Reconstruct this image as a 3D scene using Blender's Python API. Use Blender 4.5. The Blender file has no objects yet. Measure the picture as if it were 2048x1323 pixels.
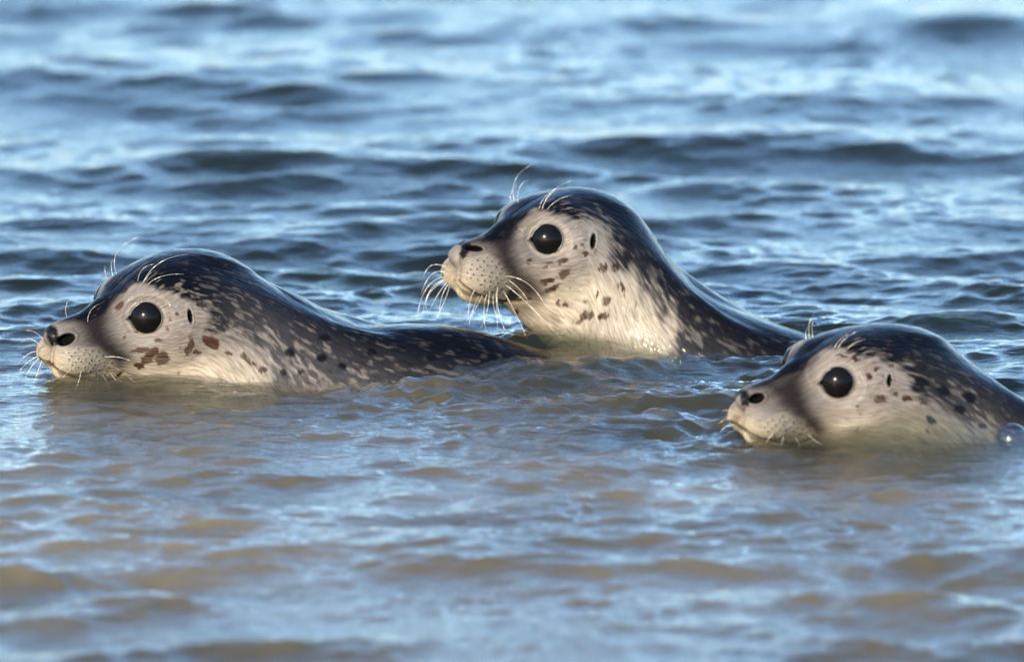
import bpy, math
import numpy as np
from mathutils import Vector, Matrix

scene = bpy.context.scene
COL = scene.collection
R = math.radians

# ------------------------------------------------------------------ camera, sky, sun, exposure
PITCH = R(10.0)
DIST = 8.0
cam_d = bpy.data.cameras.new('camera')
cam = bpy.data.objects.new('camera', cam_d)
COL.objects.link(cam)
cam.location = (0, -DIST * math.cos(PITCH), DIST * math.sin(PITCH))
cam.rotation_euler = (math.pi / 2 - PITCH, 0, 0)
cam_d.sensor_width = 36.0
cam_d.lens = 281.25
cam_d.clip_start = 0.1
cam_d.clip_end = 20000
cam_d.dof.use_dof = True
cam_d.dof.focus_distance = 7.74
cam_d.dof.aperture_fstop = 5.4
scene.camera = cam

SUN_EL, SUN_AZ = R(19), R(208)          # the sun stands low behind the photographer, to the left
world = bpy.data.worlds.new('World')
scene.world = world
world.use_nodes = True
wn = world.node_tree
wn.nodes.clear()
sky = wn.nodes.new('ShaderNodeTexSky')
sky.sky_type = 'NISHITA'
sky.sun_disc = False
sky.sun_elevation = SUN_EL
sky.sun_rotation = SUN_AZ
sky.air_density = 1.0
sky.dust_density = 0.8
sky.ozone_density = 3.7
bg = wn.nodes.new('ShaderNodeBackground')
bg.inputs['Strength'].default_value = 0.15
wo = wn.nodes.new('ShaderNodeOutputWorld')
wn.links.new(sky.outputs[0], bg.inputs[0])
wn.links.new(bg.outputs[0], wo.inputs[0])

sun_d = bpy.data.lights.new('sun', 'SUN')
sun_d.energy = 2.8
sun_d.angle = R(0.53)
sun_d.color = (1.0, 0.88, 0.70)
sun = bpy.data.objects.new('sun', sun_d)
COL.objects.link(sun)
sdir = Vector((math.sin(SUN_AZ) * math.cos(SUN_EL), math.cos(SUN_AZ) * math.cos(SUN_EL), math.sin(SUN_EL)))
sun.rotation_euler = sdir.to_track_quat('Z', 'Y').to_euler()

vs = scene.view_settings
vs.view_transform = 'Standard'
vs.look = 'None'
vs.exposure = 1.98
vs.gamma = 1.0
vs.use_curve_mapping = False
scene.cycles.use_denoising = True
scene.cycles.max_bounces = 8
scene.cycles.transparent_max_bounces = 16
scene.cycles.volume_bounces = 1
scene.cycles.caustics_reflective = False
scene.cycles.caustics_refractive = False

# ------------------------------------------------------------------ numeric helpers
def sstep(a, b, x):
    t = np.clip((x - a) / (b - a), 0, 1)
    return t * t * (3 - 2 * t)

def _hash(ix, iy, iz):
    h = (ix.astype(np.int64) * 374761393 + iy.astype(np.int64) * 668265263 + iz.astype(np.int64) * 2147483647 * 3) & 0x7fffffff
    h = ((h ^ (h >> 13)) * 1274126177) & 0x7fffffff
    h = ((h ^ (h >> 15)) * 1103515245 + 12345) & 0x7fffffff
    return (h ^ (h >> 16)).astype(np.float64) / 0x7fffffff

def vnoise(x, y, z=0.0, seed=0):
    """smooth value noise in about -1..1"""
    x = np.asarray(x, float); y = np.asarray(y, float)
    z = np.zeros_like(x) + z + seed * 17.31
    ix, iy, iz = np.floor(x), np.floor(y), np.floor(z)
    fx, fy, fz = x - ix, y - iy, z - iz
    fx = fx * fx * fx * (fx * (fx * 6 - 15) + 10); fy = fy * fy * fy * (fy * (fy * 6 - 15) + 10); fz = fz * fz * (3 - 2 * fz)
    r = 0
    for a in (0, 1):
        wx = fx if a else 1 - fx
        for b in (0, 1):
            wy = fy if b else 1 - fy
            for c in (0, 1):
                wz = fz if c else 1 - fz
                r = r + wx * wy * wz * _hash(ix + a, iy + b, iz + c)
    return r * 2 - 1

def fbm(x, y, z=0.0, seed=0, o=4):
    r = 0; a = 0.55; s = 1.0
    for k in range(o):
        r = r + a * vnoise(x * s, y * s, z * s, seed + k * 3)
        a *= 0.5; s *= 2.03
    return r

VR = np.array([1.0, 0, 0])
VU = np.array([0, math.sin(PITCH), math.cos(PITCH)])
VF = np.array([0, math.cos(PITCH), -math.sin(PITCH)])        # away from the camera
def at(px, py, y):
    """the point in the plane of depth y that a spot of the photograph shows (photo pixels)"""
    a = (px - 1024) * 0.0005 / DIST; b = (661.5 - py) * 0.0005 / DIST
    d = VF + a * VR + b * VU
    o = np.array([0, -DIST * math.cos(PITCH), DIST * math.sin(PITCH)])
    t = (y - o[1]) / d[1]
    return o + t * d
def on_water(px, py, z=0.0):
    a = (px - 1024) * 0.0005 / DIST; b = (661.5 - py) * 0.0005 / DIST
    d = VF + a * VR + b * VU
    o = np.array([0, -DIST * math.cos(PITCH), DIST * math.sin(PITCH)])
    t = (z - o[2]) / d[2]
    return o + t * d

def mesh_from(name, V, F, smooth=True):
    me = bpy.data.meshes.new(name)
    V = np.ascontiguousarray(V, dtype=np.float32); F = np.ascontiguousarray(F, dtype=np.int32)
    k = F.shape[1]
    me.vertices.add(len(V)); me.vertices.foreach_set('co', V.ravel())
    me.loops.add(F.size); me.loops.foreach_set('vertex_index', F.ravel())
    me.polygons.add(len(F))
    me.polygons.foreach_set('loop_start', np.arange(0, F.size, k, dtype=np.int32))
    me.polygons.foreach_set('loop_total', np.full(len(F), k, dtype=np.int32))
    me.update(calc_edges=True)
    me.polygons.foreach_set('use_smooth', np.full(len(F), smooth, dtype=bool))
    me.update()
    return me

def link(name, me, mat, parent=None, loc=None):
    o = bpy.data.objects.new(name, me)
    COL.objects.link(o)
    if mat is not None:
        me.materials.append(mat)
    if loc is not None:
        o.location = loc
    if parent is not None:
        o.parent = parent
    return o

def new_mat(name):
    m = bpy.data.materials.new(name); m.use_nodes = True
    nt = m.node_tree; nt.nodes.clear()
    out = nt.nodes.new('ShaderNodeOutputMaterial')
    return m, nt, out

def N(nt, typ, **kw):
    n = nt.nodes.new(typ)
    for k, v in kw.items():
        if k in n.inputs.keys() if isinstance(k, str) else False:
            n.inputs[k].default_value = v
        else:
            setattr(n, k, v)
    return n

# ------------------------------------------------------------------ water surface
def axis(lo_far, lo, hi, hi_far, step_fn, grow=1.22):
    a = [lo]
    while a[-1] < hi:
        a.append(a[-1] + step_fn(a[-1]))
    s = step_fn(hi)
    up = [a[-1]]
    while up[-1] < hi_far:
        s *= grow; up.append(up[-1] + s)
    s = step_fn(lo)
    dn = [a[0]]
    while dn[-1] > lo_far:
        s *= grow; dn.append(dn[-1] - s)
    return np.array(dn[:0:-1] + a + up[1:])

xs = axis(-4000, -0.86, 0.86, 4000, lambda v: 0.0042)
ys = axis(-4000, -1.75, 2.85, 9000, lambda v: 0.0042 if v < 0.35 else 0.0042 + (v - 0.35) * 0.0025)
stepx = np.gradient(xs); stepy = np.gradient(ys)
GX, GY = np.meshgrid(xs, ys)
ST = np.maximum(*np.meshgrid(stepx, stepy))
rng = np.random.default_rng(11)
H = np.zeros_like(GX); DX = np.zeros_like(GX); DY = np.zeros_like(GX)
near_mask = (np.abs(GX) < 60) & (np.abs(GY) < 60)
idx = np.where(near_mask.ravel())[0]
gx = GX.ravel()[idx]; gy = GY.ravel()[idx]; st = ST.ravel()[idx]
wx = gx + 0.05 * vnoise(gx * 2.3, gy * 2.3, seed=41) + 0.012 * vnoise(gx * 9, gy * 9, seed=42)
wy = gy + 0.05 * vnoise(gx * 2.3, gy * 2.3, seed=43) + 0.012 * vnoise(gx * 9, gy * 9, seed=44)
h = np.zeros_like(gx); dx = np.zeros_like(gx); dy = np.zeros_like(gx)

# where the water is calm (round the heads) and where it is churned (behind the first seal)
def blob(px, py, rx, ry):
    c = on_water(px, py)
    return np.exp(-((gx - c[0]) / rx) ** 2 - ((gy - c[1]) / ry) ** 2)
calm = np.clip(blob(300, 775, 0.20, 0.22) + 0.8 * blob(640, 745, 0.30, 0.20) + 0.9 * blob(1180, 690, 0.25, 0.2) + 0.75 * blob(1700, 860, 0.26, 0.22), 0, 1)
churn = np.clip(blob(1180, 770, 0.22, 0.25) + 0.8 * blob(900, 775, 0.13, 0.10) + 0.5 * blob(1400, 820, 0.12, 0.2), 0, 1)
back = sstep(0.0, 1.3, gy)
front = 1 - sstep(-1.3, -0.45, gy)
bands = [  # lambda lo, hi, count, rms slope, spread, seed
    (0.45, 1.05, 16, 0.085, 0.30),
    (0.20, 0.45, 26, 0.112, 0.32),
    (0.085, 0.20, 34, 0.112, 0.45),
    (0.035, 0.085, 44, 0.150, 0.75),
    (0.016, 0.035, 40, 0.125, 0.95),
]
for bi, (l0, l1, n, rms, spr) in enumerate(bands):
    mod = np.clip(0.75 + 0.95 * vnoise(gx * (0.55 / l1), gy * (0.45 / l1), seed=60 + bi), 0.12, 1.8)
    if bi == 0: mod = mod * (1 - 0.75 * calm) * (0.50 + 0.35 * back)
    elif bi == 1: mod = mod * (1 - 0.70 * calm) * (0.78 + 0.30 * back + 0.35 * front)
    elif bi == 2: mod = mod * (1 - 0.5 * calm + 1.0 * churn + 0.25 * front - 0.30 * back)
    else: mod = mod * (1 - 0.30 * calm + 1.8 * churn - 0.12 * front - 0.35 * back)
    s_each = rms * math.sqrt(2.0 / n)
    hb = np.zeros_like(h); xb = np.zeros_like(h); yb = np.zeros_like(h)
    for k in range(n):
        lam = math.exp(rng.uniform(math.log(l0), math.log(l1)))
        ang = rng.normal(0.10, spr)
        ph = rng.uniform(0, 2 * math.pi)
        kk = 2 * math.pi / lam
        cx, cy = math.sin(ang), -math.cos(ang)
        fade = sstep(2.2, 5.0, lam / st)
        th = kk * (wx * cx + wy * cy) + ph
        amp = s_each / kk
        hb += amp * np.sin(th) * fade
        c = amp * np.cos(th) * fade * 0.85
        xb += cx * c; yb += cy * c
    h += hb * mod; dx += xb * mod; dy += yb * mod
# single crests that stand out in the view: (photo x, y of the crest, half length m, half width m, height m, slant)
for px, py, L, W, A, sl in [
        (1420, 300, 0.30, 0.11, 0.030, 0.02), (1000, 335, 0.18, 0.10, 0.020, -0.05), (1480, 392, 0.16, 0.075, 0.022, 0.03),
        (420, 345, 0.30, 0.10, 0.022, 0.05), (1780, 312, 0.07, 0.06, 0.014, 0), (1700, 216, 0.34, 0.12, 0.026, 0.05),
        (130, 165, 0.16, 0.12, 0.022, 0), (330, 10, 0.22, 0.12, 0.03, 0.0), (1950, 50, 0.1, 0.1, 0.02, 0),
        (560, 150, 0.16, 0.07, 0.012, 0.1), (1830, 640, 0.17, 0.06, 0.017, -0.05), 
        (930, 1130, 0.12, 0.07, 0.016, -0.1), (1500, 1040, 0.12, 0.07, 0.013, 0.05), (560, 1040, 0.14, 0.035, 0.008, 0.25),
        (640, 1110, 0.13, 0.03, 0.007, 0.25), (350, 1290, 0.13, 0.06, 0.014, -0.1), (2000, 980, 0.12, 0.05, 0.012, -0.1),
        (1060, 880, 0.08, 0.03, 0.007, 0.0), (1250, 850, 0.08, 0.04, 0.008, 0.1)]:
    c = on_water(px, py)
    u = gx - c[0]; v = gy - c[1] - sl * u + 0.02 * vnoise(gx * 6, gy * 3, seed=90)
    h += 0.60 * A * np.exp(-(u / L) ** 2) * np.where(v > 0, np.exp(-(v / (W * 1.3)) ** 2), np.exp(-(v / (W * 0.75)) ** 2))
# swellings of the water along the seals
for px, py, rx, ry, A in [
        (1770, 872, 0.055, 0.040, 0.016), (1835, 862, 0.045, 0.045, 0.022), (880, 775, 0.05, 0.030, 0.012), (1200, 735, 0.07, 0.04, 0.010),
        (640, 762, 0.09, 0.06, -0.010), (1100, 695, 0.09, 0.07, 0.011), (1290, 690, 0.07, 0.06, -0.002), (1500, 695, 0.12, 0.08, -0.012), (1000, 705, 0.08, 0.05, -0.006)]:
    c = on_water(px, py)
    h += A * np.exp(-((gx - c[0]) / rx) ** 2 - ((gy - c[1]) / ry) ** 2)
silt = np.clip(0.80 * blob(120, 980, 0.45, 0.45) + 0.25 * blob(400, 800, 0.28, 0.12) + 0.50 * blob(900, 1250, 0.8, 0.55) + 0.40 * blob(1300, 980, 0.55, 0.35), 0, 0.62)
silt = silt * (1 - 0.65 * blob(1660, 880, 0.26, 0.12)) * (1 - 0.5 * blob(250, 790, 0.2, 0.07))
silt = silt * np.clip(0.85 + 0.5 * fbm(gx * 5, gy * 7, seed=71), 0.3, 1.3)
SILT = np.zeros_like(GX); SILT.ravel()[idx] = silt
H.ravel()[idx] = h; DX.ravel()[idx] = dx; DY.ravel()[idx] = dy
V = np.stack([GX + DX, GY + DY, H], -1).reshape(-1, 3)
ny, nx = GX.shape
ii = (np.arange(ny - 1)[:, None] * nx + np.arange(nx - 1)[None, :]).ravel()
F = np.stack([ii, ii + 1, ii + nx + 1, ii + nx], -1)

m_water, nt, out = new_mat('sea_water')
geo = N(nt, 'ShaderNodeNewGeometry')
tc = N(nt, 'ShaderNodeTexCoord')
mp = N(nt, 'ShaderNodeMapping'); mp.inputs['Scale'].default_value = (0.55, 1.5, 1.0); mp.inputs['Rotation'].default_value = (0, 0, R(-7))
nt.links.new(tc.outputs['Object'], mp.inputs[0])
n1 = N(nt, 'ShaderNodeTexNoise'); n1.inputs['Scale'].default_value = 70; n1.inputs['Detail'].default_value = 3; n1.inputs['Distortion'].default_value = 0.8
nt.links.new(mp.outputs[0], n1.inputs['Vector'])
bp = N(nt, 'ShaderNodeBump'); bp.inputs['Strength'].default_value = 0.75; bp.inputs['Distance'].default_value = 0.0022
n2 = N(nt, 'ShaderNodeTexNoise'); n2.inputs['Scale'].default_value = 190; n2.inputs['Detail'].default_value = 2; n2.inputs['Distortion'].default_value = 1.2
nt.links.new(mp.outputs[0], n2.inputs['Vector'])
na = N(nt, 'ShaderNodeMath'); na.operation = 'MULTIPLY_ADD'; na.inputs[1].default_value = 0.22
nt.links.new(n2.outputs[0], na.inputs[0]); nt.links.new(n1.outputs[0], na.inputs[2])
nt.links.new(na.outputs[0], bp.inputs['Height'])
fr = N(nt, 'ShaderNodeFresnel'); fr.inputs['IOR'].default_value = 1.33
ior = N(nt, 'ShaderNodeMix'); ior.data_type = 'FLOAT'            # same transmission for light entering and leaving
ior.inputs[2].default_value = 1.33; ior.inputs[3].default_value = 1 / 1.33
nt.links.new(geo.outputs['Backfacing'], ior.inputs[0]); nt.links.new(ior.outputs[0], fr.inputs['IOR'])
nt.links.new(bp.outputs[0], fr.inputs['Normal'])
gl = N(nt, 'ShaderNodeBsdfGlossy'); gl.inputs['Roughness'].default_value = 0.04
nt.links.new(bp.outputs[0], gl.inputs['Normal'])
tr0 = N(nt, 'ShaderNodeBsdfTransparent')
si = N(nt, 'ShaderNodeAttribute'); si.attribute_name = 'silt'        # stirred-up sand hanging in the shallows
sd_ = N(nt, 'ShaderNodeBsdfDiffuse'); sd_.inputs['Color'].default_value = (0.128, 0.104, 0.064, 1)
tr = N(nt, 'ShaderNodeMixShader')
nt.links.new(bp.outputs[0], sd_.inputs['Normal']); nt.links.new(si.outputs['Fac'], tr.inputs[0]); nt.links.new(tr0.outputs[0], tr.inputs[1]); nt.links.new(sd_.outputs[0], tr.inputs[2])
mx = N(nt, 'ShaderNodeMixShader')
nt.links.new(fr.outputs[0], mx.inputs[0]); nt.links.new(tr.outputs[0], mx.inputs[1]); nt.links.new(gl.outputs[0], mx.inputs[2])
nt.links.new(mx.outputs[0], out.inputs['Surface'])
va = N(nt, 'ShaderNodeVolumeAbsorption'); va.inputs['Color'].default_value = (0.30, 0.36, 0.22, 1); va.inputs['Density'].default_value = 22
vsc = N(nt, 'ShaderNodeVolumeScatter'); vsc.inputs['Color'].default_value = (0.66, 0.82, 0.64, 1); vsc.inputs['Density'].default_value = 0.52
ad = N(nt, 'ShaderNodeAddShader')
nt.links.new(va.outputs[0], ad.inputs[0]); nt.links.new(vsc.outputs[0], ad.inputs[1])
nt.links.new(ad.outputs[0], out.inputs['Volume'])
me = mesh_from('sea_water', V, F)
me.attributes.new('silt', 'FLOAT', 'POINT').data.foreach_set('value', SILT.ravel().astype(np.float32))
water = link('sea_water', me, m_water)
water['kind'] = 'structure'
water['label'] = 'rippled blue and brown sea water all round the seals'

# ------------------------------------------------------------------ sandy bottom
bxs = axis(-4000, -1.2, 1.2, 4000, lambda v: 0.03, 1.3)
bys = axis(-4000, -2.2, 3.0, 9000, lambda v: 0.03, 1.3)
BX, BY = np.meshgrid(bxs, bys)
slope = np.clip((BX * 0.55 + (BY + 0.9) * 0.8) * 0.16, -0.06, 2.0)
BZ = -0.17 - slope + 0.010 * vnoise(BX * 6, BY * 9, seed=5) * (np.abs(BX) < 50) + 0.02 * vnoise(BX * 2, BY * 2, seed=6) * (np.abs(BX) < 50)
BV = np.stack([BX, BY, BZ], -1).reshape(-1, 3)
ny, nx = BX.shape
ii = (np.arange(ny - 1)[:, None] * nx + np.arange(nx - 1)[None, :]).ravel()
m_sand, nt, out = new_mat('wet_sand')
pb = N(nt, 'ShaderNodeBsdfPrincipled'); pb.inputs['Roughness'].default_value = 0.9
tc = N(nt, 'ShaderNodeTexCoord')
n1 = N(nt, 'ShaderNodeTexNoise'); n1.inputs['Scale'].default_value = 22; n1.inputs['Detail'].default_value = 6
nt.links.new(tc.outputs['Object'], n1.inputs['Vector'])
cr = N(nt, 'ShaderNodeValToRGB')
cr.color_ramp.elements[0].position = 0.3; cr.color_ramp.elements[0].color = (0.20, 0.14, 0.08, 1)
cr.color_ramp.elements[1].position = 0.7; cr.color_ramp.elements[1].color = (0.42, 0.31, 0.19, 1)
nt.links.new(n1.outputs[0], cr.inputs[0]); nt.links.new(cr.outputs[0], pb.inputs['Base Color'])
nt.links.new(pb.outputs[0], out.inputs['Surface'])
bed = link('seabed', mesh_from('seabed', BV, np.stack([ii, ii + 1, ii + nx + 1, ii + nx], -1)), m_sand)
bed['kind'] = 'structure'
# ------------------------------------------------------------------ seal pups
def unit(v):
    v = np.asarray(v, float)
    return v / np.linalg.norm(v, axis=-1, keepdims=True)

def smin(a, b, k):
    h = np.clip(0.5 + 0.5 * (b - a) / k, 0, 1)
    return b + (a - b) * h - k * h * (1 - h)

def ell(p, c, r):
    q = p - np.asarray(c, float)
    r = np.asarray(r, float)
    k0 = np.sqrt(((q / r) ** 2).sum(-1)) + 1e-9
    k1 = np.sqrt(((q / (r * r)) ** 2).sum(-1)) + 1e-9
    return np.maximum(k0 * (k0 - 1) / k1, -r.min())

def head_sdf(p, g):
    """signed distance to the skull, millimetres: +x nose, +y left, +z up, eyes near (0, +-40, 0)"""
    m = p.copy(); m[..., 1] = np.abs(m[..., 1])
    d = ell(p, (-60, 0, g['cz'] - 54), (g['cl'], g['cw'], 54))                 # cranium
    d = smin(d, ell(m, (-15, 14, 4), (34, 24, 23)), 15)                        # brows and orbits
    d = smin(d, ell(m, (-20, 16, -36), (46, 31, 30)), 16)                      # cheeks
    d = smin(d, ell(p, (42, 0, -18), (40, 16.5, 18)), 12)                        # bridge
    d = smin(d, ell(p, (10, 0, -9), (34, 19, 25)), 12)
    d = smin(d, ell(m, (28, 11, -36), (36, 21, 24)), 14)                       # side of the snout
    d = smin(d, ell(m, (61, 13, -38.5), (28, 18, 19.5)), 9)                      # whisker pads
    d = smin(d, ell(p, (75, 0, -18), (15, 12, 10)), 9)                         # nose
    d = smin(d, ell(p, (40, 0, -58), (36, 19, 14)), 10)                        # lower jaw
    d = smin(d, ell(p, (-25, 0, -52), (50, 37, 28)), 18)                       # throat
    if 'th' in g:
        d = smin(d, ell(p, *g['th']), 18)
    return d

def catmull(P, n):
    P = np.asarray(P, float)
    Q = np.vstack([2 * P[0] - P[1], P, 2 * P[-1] - P[-2]])
    out = []
    for i in range(len(P) - 1):
        a, b, c, d = Q[i], Q[i + 1], Q[i + 2], Q[i + 3]
        t = np.linspace(0, 1, n, endpoint=False)[:, None]
        out.append(0.5 * ((2 * b) + (c - a) * t + (2 * a - 5 * b + 4 * c - d) * t ** 2 + (3 * b - a - 3 * c + d) * t ** 3))
    out.append(P[-1:])
    return np.vstack(out)

NT = 400
def seal_shape(g):
    """skin grid of one pup: V[ring, theta], normals, flow coordinate, head frame"""
    cy, sy = math.cos(g['yaw']), math.sin(g['yaw'])
    f = np.array([-cy, -sy, 0.0]); l = np.array([sy, -cy, 0.0]); n = np.array([0, 0, 1.0])
    cp, sp = math.cos(g['pitch']), math.sin(g['pitch'])
    f, n = f * cp + n * sp, n * cp - f * sp
    cr, sr = math.cos(g['roll']), math.sin(g['roll'])
    l, n = l * cr - n * sr, n * cr + l * sr
    M = np.stack([f, l, n])                        # rows: head axes in the world
    S = 0.001 * g['scale']
    ew = at(g['eye'][0], g['eye'][1], g['eye_y'])
    O = ew - (np.array([0, 40.0, 0]) * S) @ M
    toh = lambda w: ((w - O) @ M.T) / S
    tow = lambda q: O + (np.asarray(q, float) * S) @ M
    # body: balls that hang under the outline of neck and back
    T = np.array([at(px, py, y) for px, py, y, r in g['back']]); rad = np.array([b[3] for b in g['back']])
    tan = np.gradient(T, axis=0)
    vx = tan @ VR; vy = tan @ VU
    nn = (-vy)[:, None] * VR + vx[:, None] * VU
    nn = unit(nn)
    nn = np.where((nn @ VU)[:, None] < 0, -nn, nn)
    C = T - nn * rad[:, None]
    Cd = catmull(np.hstack([C, rad[:, None]]), 2)
    Cc, Cr = Cd[:, :3], Cd[:, 3]
    def sdf(w):
        d = head_sdf(toh(w), g) * g['scale']
        b = None
        for k in range(len(Cc) - 1):                # round cones along the spine
            ax = Cc[k + 1] - Cc[k]
            q = w - Cc[k]
            t = np.clip((q @ ax) / (ax @ ax), 0, 1)
            e = (np.sqrt(((q - t[..., None] * ax) ** 2).sum(-1)) - (Cr[k] + (Cr[k + 1] - Cr[k]) * t)) * 1000
            b = e if b is None else np.minimum(b, e)
        return smin(d, b, 30)
    A = np.vstack([tow((50, 0, -33)), tow((20, 0, -25)), tow((-40, 0, -12)), C[1:]])
    path = catmull(A, 40)
    seg = np.r_[0, np.cumsum(np.linalg.norm(np.diff(path, axis=0), axis=1))]
    headlen = 0.20 * g['scale']
    sv = np.r_[np.arange(0, headlen, 0.00095), np.arange(headlen, seg[-1], 0.0024)]
    P = np.stack([np.interp(sv, seg, path[:, k]) for k in range(3)], -1)
    tg = unit(np.gradient(P, axis=0))
    for _ in range(160):                            # planes that turn slowly, so rings do not cross
        tg[1:-1] = unit(tg[:-2] + 2 * tg[1:-1] + tg[2:])
    fw = -tg
    w = sstep(0.05, 0.22, sv)[:, None]
    upref = unit(n * (1 - w) + np.array([0, 0, 1.0]) * w)
    wf = sstep(-0.03, 0.27, sv)[:, None]
    fw = unit(f * (1 - wf) + fw * wf)
    lf = unit(np.cross(upref, fw)); up = np.cross(fw, lf)
    th = 2 * math.pi * np.arange(NT) / NT
    ct, st_ = np.cos(th), np.sin(th)
    ringd = ct[None, :, None] * up[:, None, :] + st_[None, :, None] * lf[:, None, :]
    ncap = 78
    ph = np.linspace(R(1.2), R(90), ncap, endpoint=False)
    capd = np.cos(ph)[:, None, None] * f + np.sin(ph)[:, None, None] * ringd[0][None]
    D = np.concatenate([capd, ringd]); ORI = np.concatenate([np.repeat(P[:1], ncap, 0), P])[:, None, :]
    r = np.zeros(D.shape[:2])
    act = np.ones(D.shape[0], bool)
    for it in range(26):
        d = sdf(ORI + D * r[..., None]) * 0.001
        r = np.clip(r - d * (0.95 if it < 20 else 0.7), 0, 0.2)
    V = ORI + D * r[..., None]
    # even out the rings along every meridian behind the face, then smooth neck and trunk lengthwise
    k0 = ncap + 70
    for j in range(NT):
        m = V[k0:, j]
        s_ = np.r_[0, np.cumsum(np.linalg.norm(np.diff(m, axis=0), axis=1))]
        base = (sv[k0 - ncap:] - sv[k0 - ncap]) / (sv[-1] - sv[k0 - ncap])
        raw = s_ / s_[-1]
        wgt = sstep(0.0, 0.25, base)
        tgt = raw * (1 - wgt) + base * wgt
        tgt = np.maximum.accumulate(tgt)
        for c in range(3):
            V[k0:, j, c] = np.interp(tgt, raw, m[:, c])
    ad = np.minimum(np.arange(NT), NT - np.arange(NT)) * 360.0 / NT          # degrees down from the ridge of the back
    wang = (0.05 + 0.95 * sstep(8, 42, ad))[None, :, None]
    wsm = np.r_[np.zeros(ncap), sstep(0.08, 0.16, sv)][:, None, None] * 0.9 * wang
    wthr = np.r_[np.zeros(ncap), sstep(0.035, 0.10, sv)][:, None, None] * 0.9 * sstep(105, 140, ad)[None, :, None]
    wsm = np.maximum(wsm, wthr)
    for stp, its in ((7, 34), (3, 40), (1, 60)):
        for _ in range(its):
            V[stp:-stp] += (0.5 * (V[:-2 * stp] + V[2 * stp:]) - V[stp:-stp]) * wsm[stp:-stp]
    ln = np.linalg.norm(np.diff(V, axis=0), axis=-1)
    flow = np.vstack([np.zeros((1, NT)), np.cumsum(ln, 0)])
    flow = flow - flow[ncap][None, :]
    for _ in range(12): flow = 0.25 * np.roll(flow, 1, 1) + 0.5 * flow + 0.25 * np.roll(flow, -1, 1)
    flow = np.where(np.arange(len(flow))[:, None] > ncap, flow, flow)
    return dict(V=V, M=M, O=O, S=S, toh=toh, tow=tow, ew=ew, flow=flow, ringpos=np.r_[-(ncap - np.arange(ncap)) * 0.0009, sv], ncap=ncap, FWD=np.vstack([np.repeat(f[None], ncap, 0), fw]), C=C, rad=rad)

def grid_normals(V):
    a = np.roll(V, -1, 1) - np.roll(V, 1, 1)
    b = np.gradient(V, axis=0)
    return unit(np.cross(b, a))

def seg_dist(u, v, pts):
    best = None
    for (x0, y0), (x1, y1) in zip(pts[:-1], pts[1:]):
        ex, ey = x1 - x0, y1 - y0
        t = np.clip(((u - x0) * ex + (v - y0) * ey) / (ex * ex + ey * ey + 1e-9), 0, 1)
        d = np.hypot(u - x0 - t * ex, v - y0 - t * ey)
        best = d if best is None else np.minimum(best, d)
    return best

def poly_sd(u, v, pts):
    """signed distance to a closed outline, negative inside"""
    d = seg_dist(u, v, list(pts) + [pts[0]])
    ins = np.zeros(u.shape, bool)
    n = len(pts)
    for i in range(n):
        x0, y0 = pts[i]; x1, y1 = pts[(i + 1) % n]
        if y0 == y1: continue
        c = ((y0 > v) != (y1 > v)) & (u < (x1 - x0) * (v - y0) / (y1 - y0) + x0)
        ins ^= c
    return np.where(ins, -d, d)

def oval(u, v, x, y, rx, ry, ang=0.0):
    a = R(ang); c, s = math.cos(a), math.sin(a)
    du, dv = u - x, v - y
    return np.hypot((du * c - dv * s) / rx, (du * s + dv * c) / ry)     # ang: degrees, rising to the right

SEALS = {
 'left': dict(
    eye=(293, 635), eye_y=-0.255, yaw=R(35), pitch=R(-1.2), roll=R(6.5), scale=1.0, cz=47, cl=75, cw=58,
    back=[(340, 532, -0.205, .054), (430, 513, -0.180, .064), (500, 549, -0.168, .075), (570, 575, -0.164, .085), (640, 609, -0.165, .096), (720, 664, -0.166, .106),
          (800, 643, -0.166, .110), (880, 649, -0.160, .110), (970, 665, -0.15, .104), (1060, 690, -0.125, .092), (1180, 730, -0.10, .08), (1330, 785, -0.07, .065), (1480, 845, -0.04, .045), (1560, 875, -0.02, .03)]),
 'middle': dict(
    eye=(1095, 478), eye_y=-0.050, yaw=R(35), pitch=R(-0.5), roll=R(5), scale=0.99, cz=37, th=((-45, 0, -62), (62, 44, 42)), cl=72, cw=57,
    back=[(1130, 412, -0.003, .050), (1210, 416, 0.017, .060), (1285, 455, 0.026, .069), (1340, 514, 0.024, .076), (1400, 592, 0.016, .083), (1460, 612, 0.006, .089), (1540, 643, -0.010, .094),
          (1620, 670, -0.020, .097), (1720, 700, -0.018, .098), (1850, 735, -0.005, .09), (2000, 785, 0.030, .075), (2150, 840, 0.060, .05), (2230, 870, 0.090, .03)]),
 'right': dict(
    eye=(1676, 764), eye_y=-0.565, yaw=R(33), pitch=R(-2), roll=R(7), scale=0.96, cz=35, cl=76, cw=58,
    back=[(1720, 678, -0.515, .050), (1810, 662, -0.495, .060), (1885, 676, -0.480, .070), (1950, 729, -0.470, .077), (2003, 779, -0.464, .084), (2060, 805, -0.458, .090), (2140, 828, -0.45, .095),
          (2230, 846, -0.44, .096), (2340, 875, -0.43, .09), (2480, 930, -0.41, .075), (2620, 985, -0.39, .05), (2700, 1020, -0.38, .03)]),
}

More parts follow.
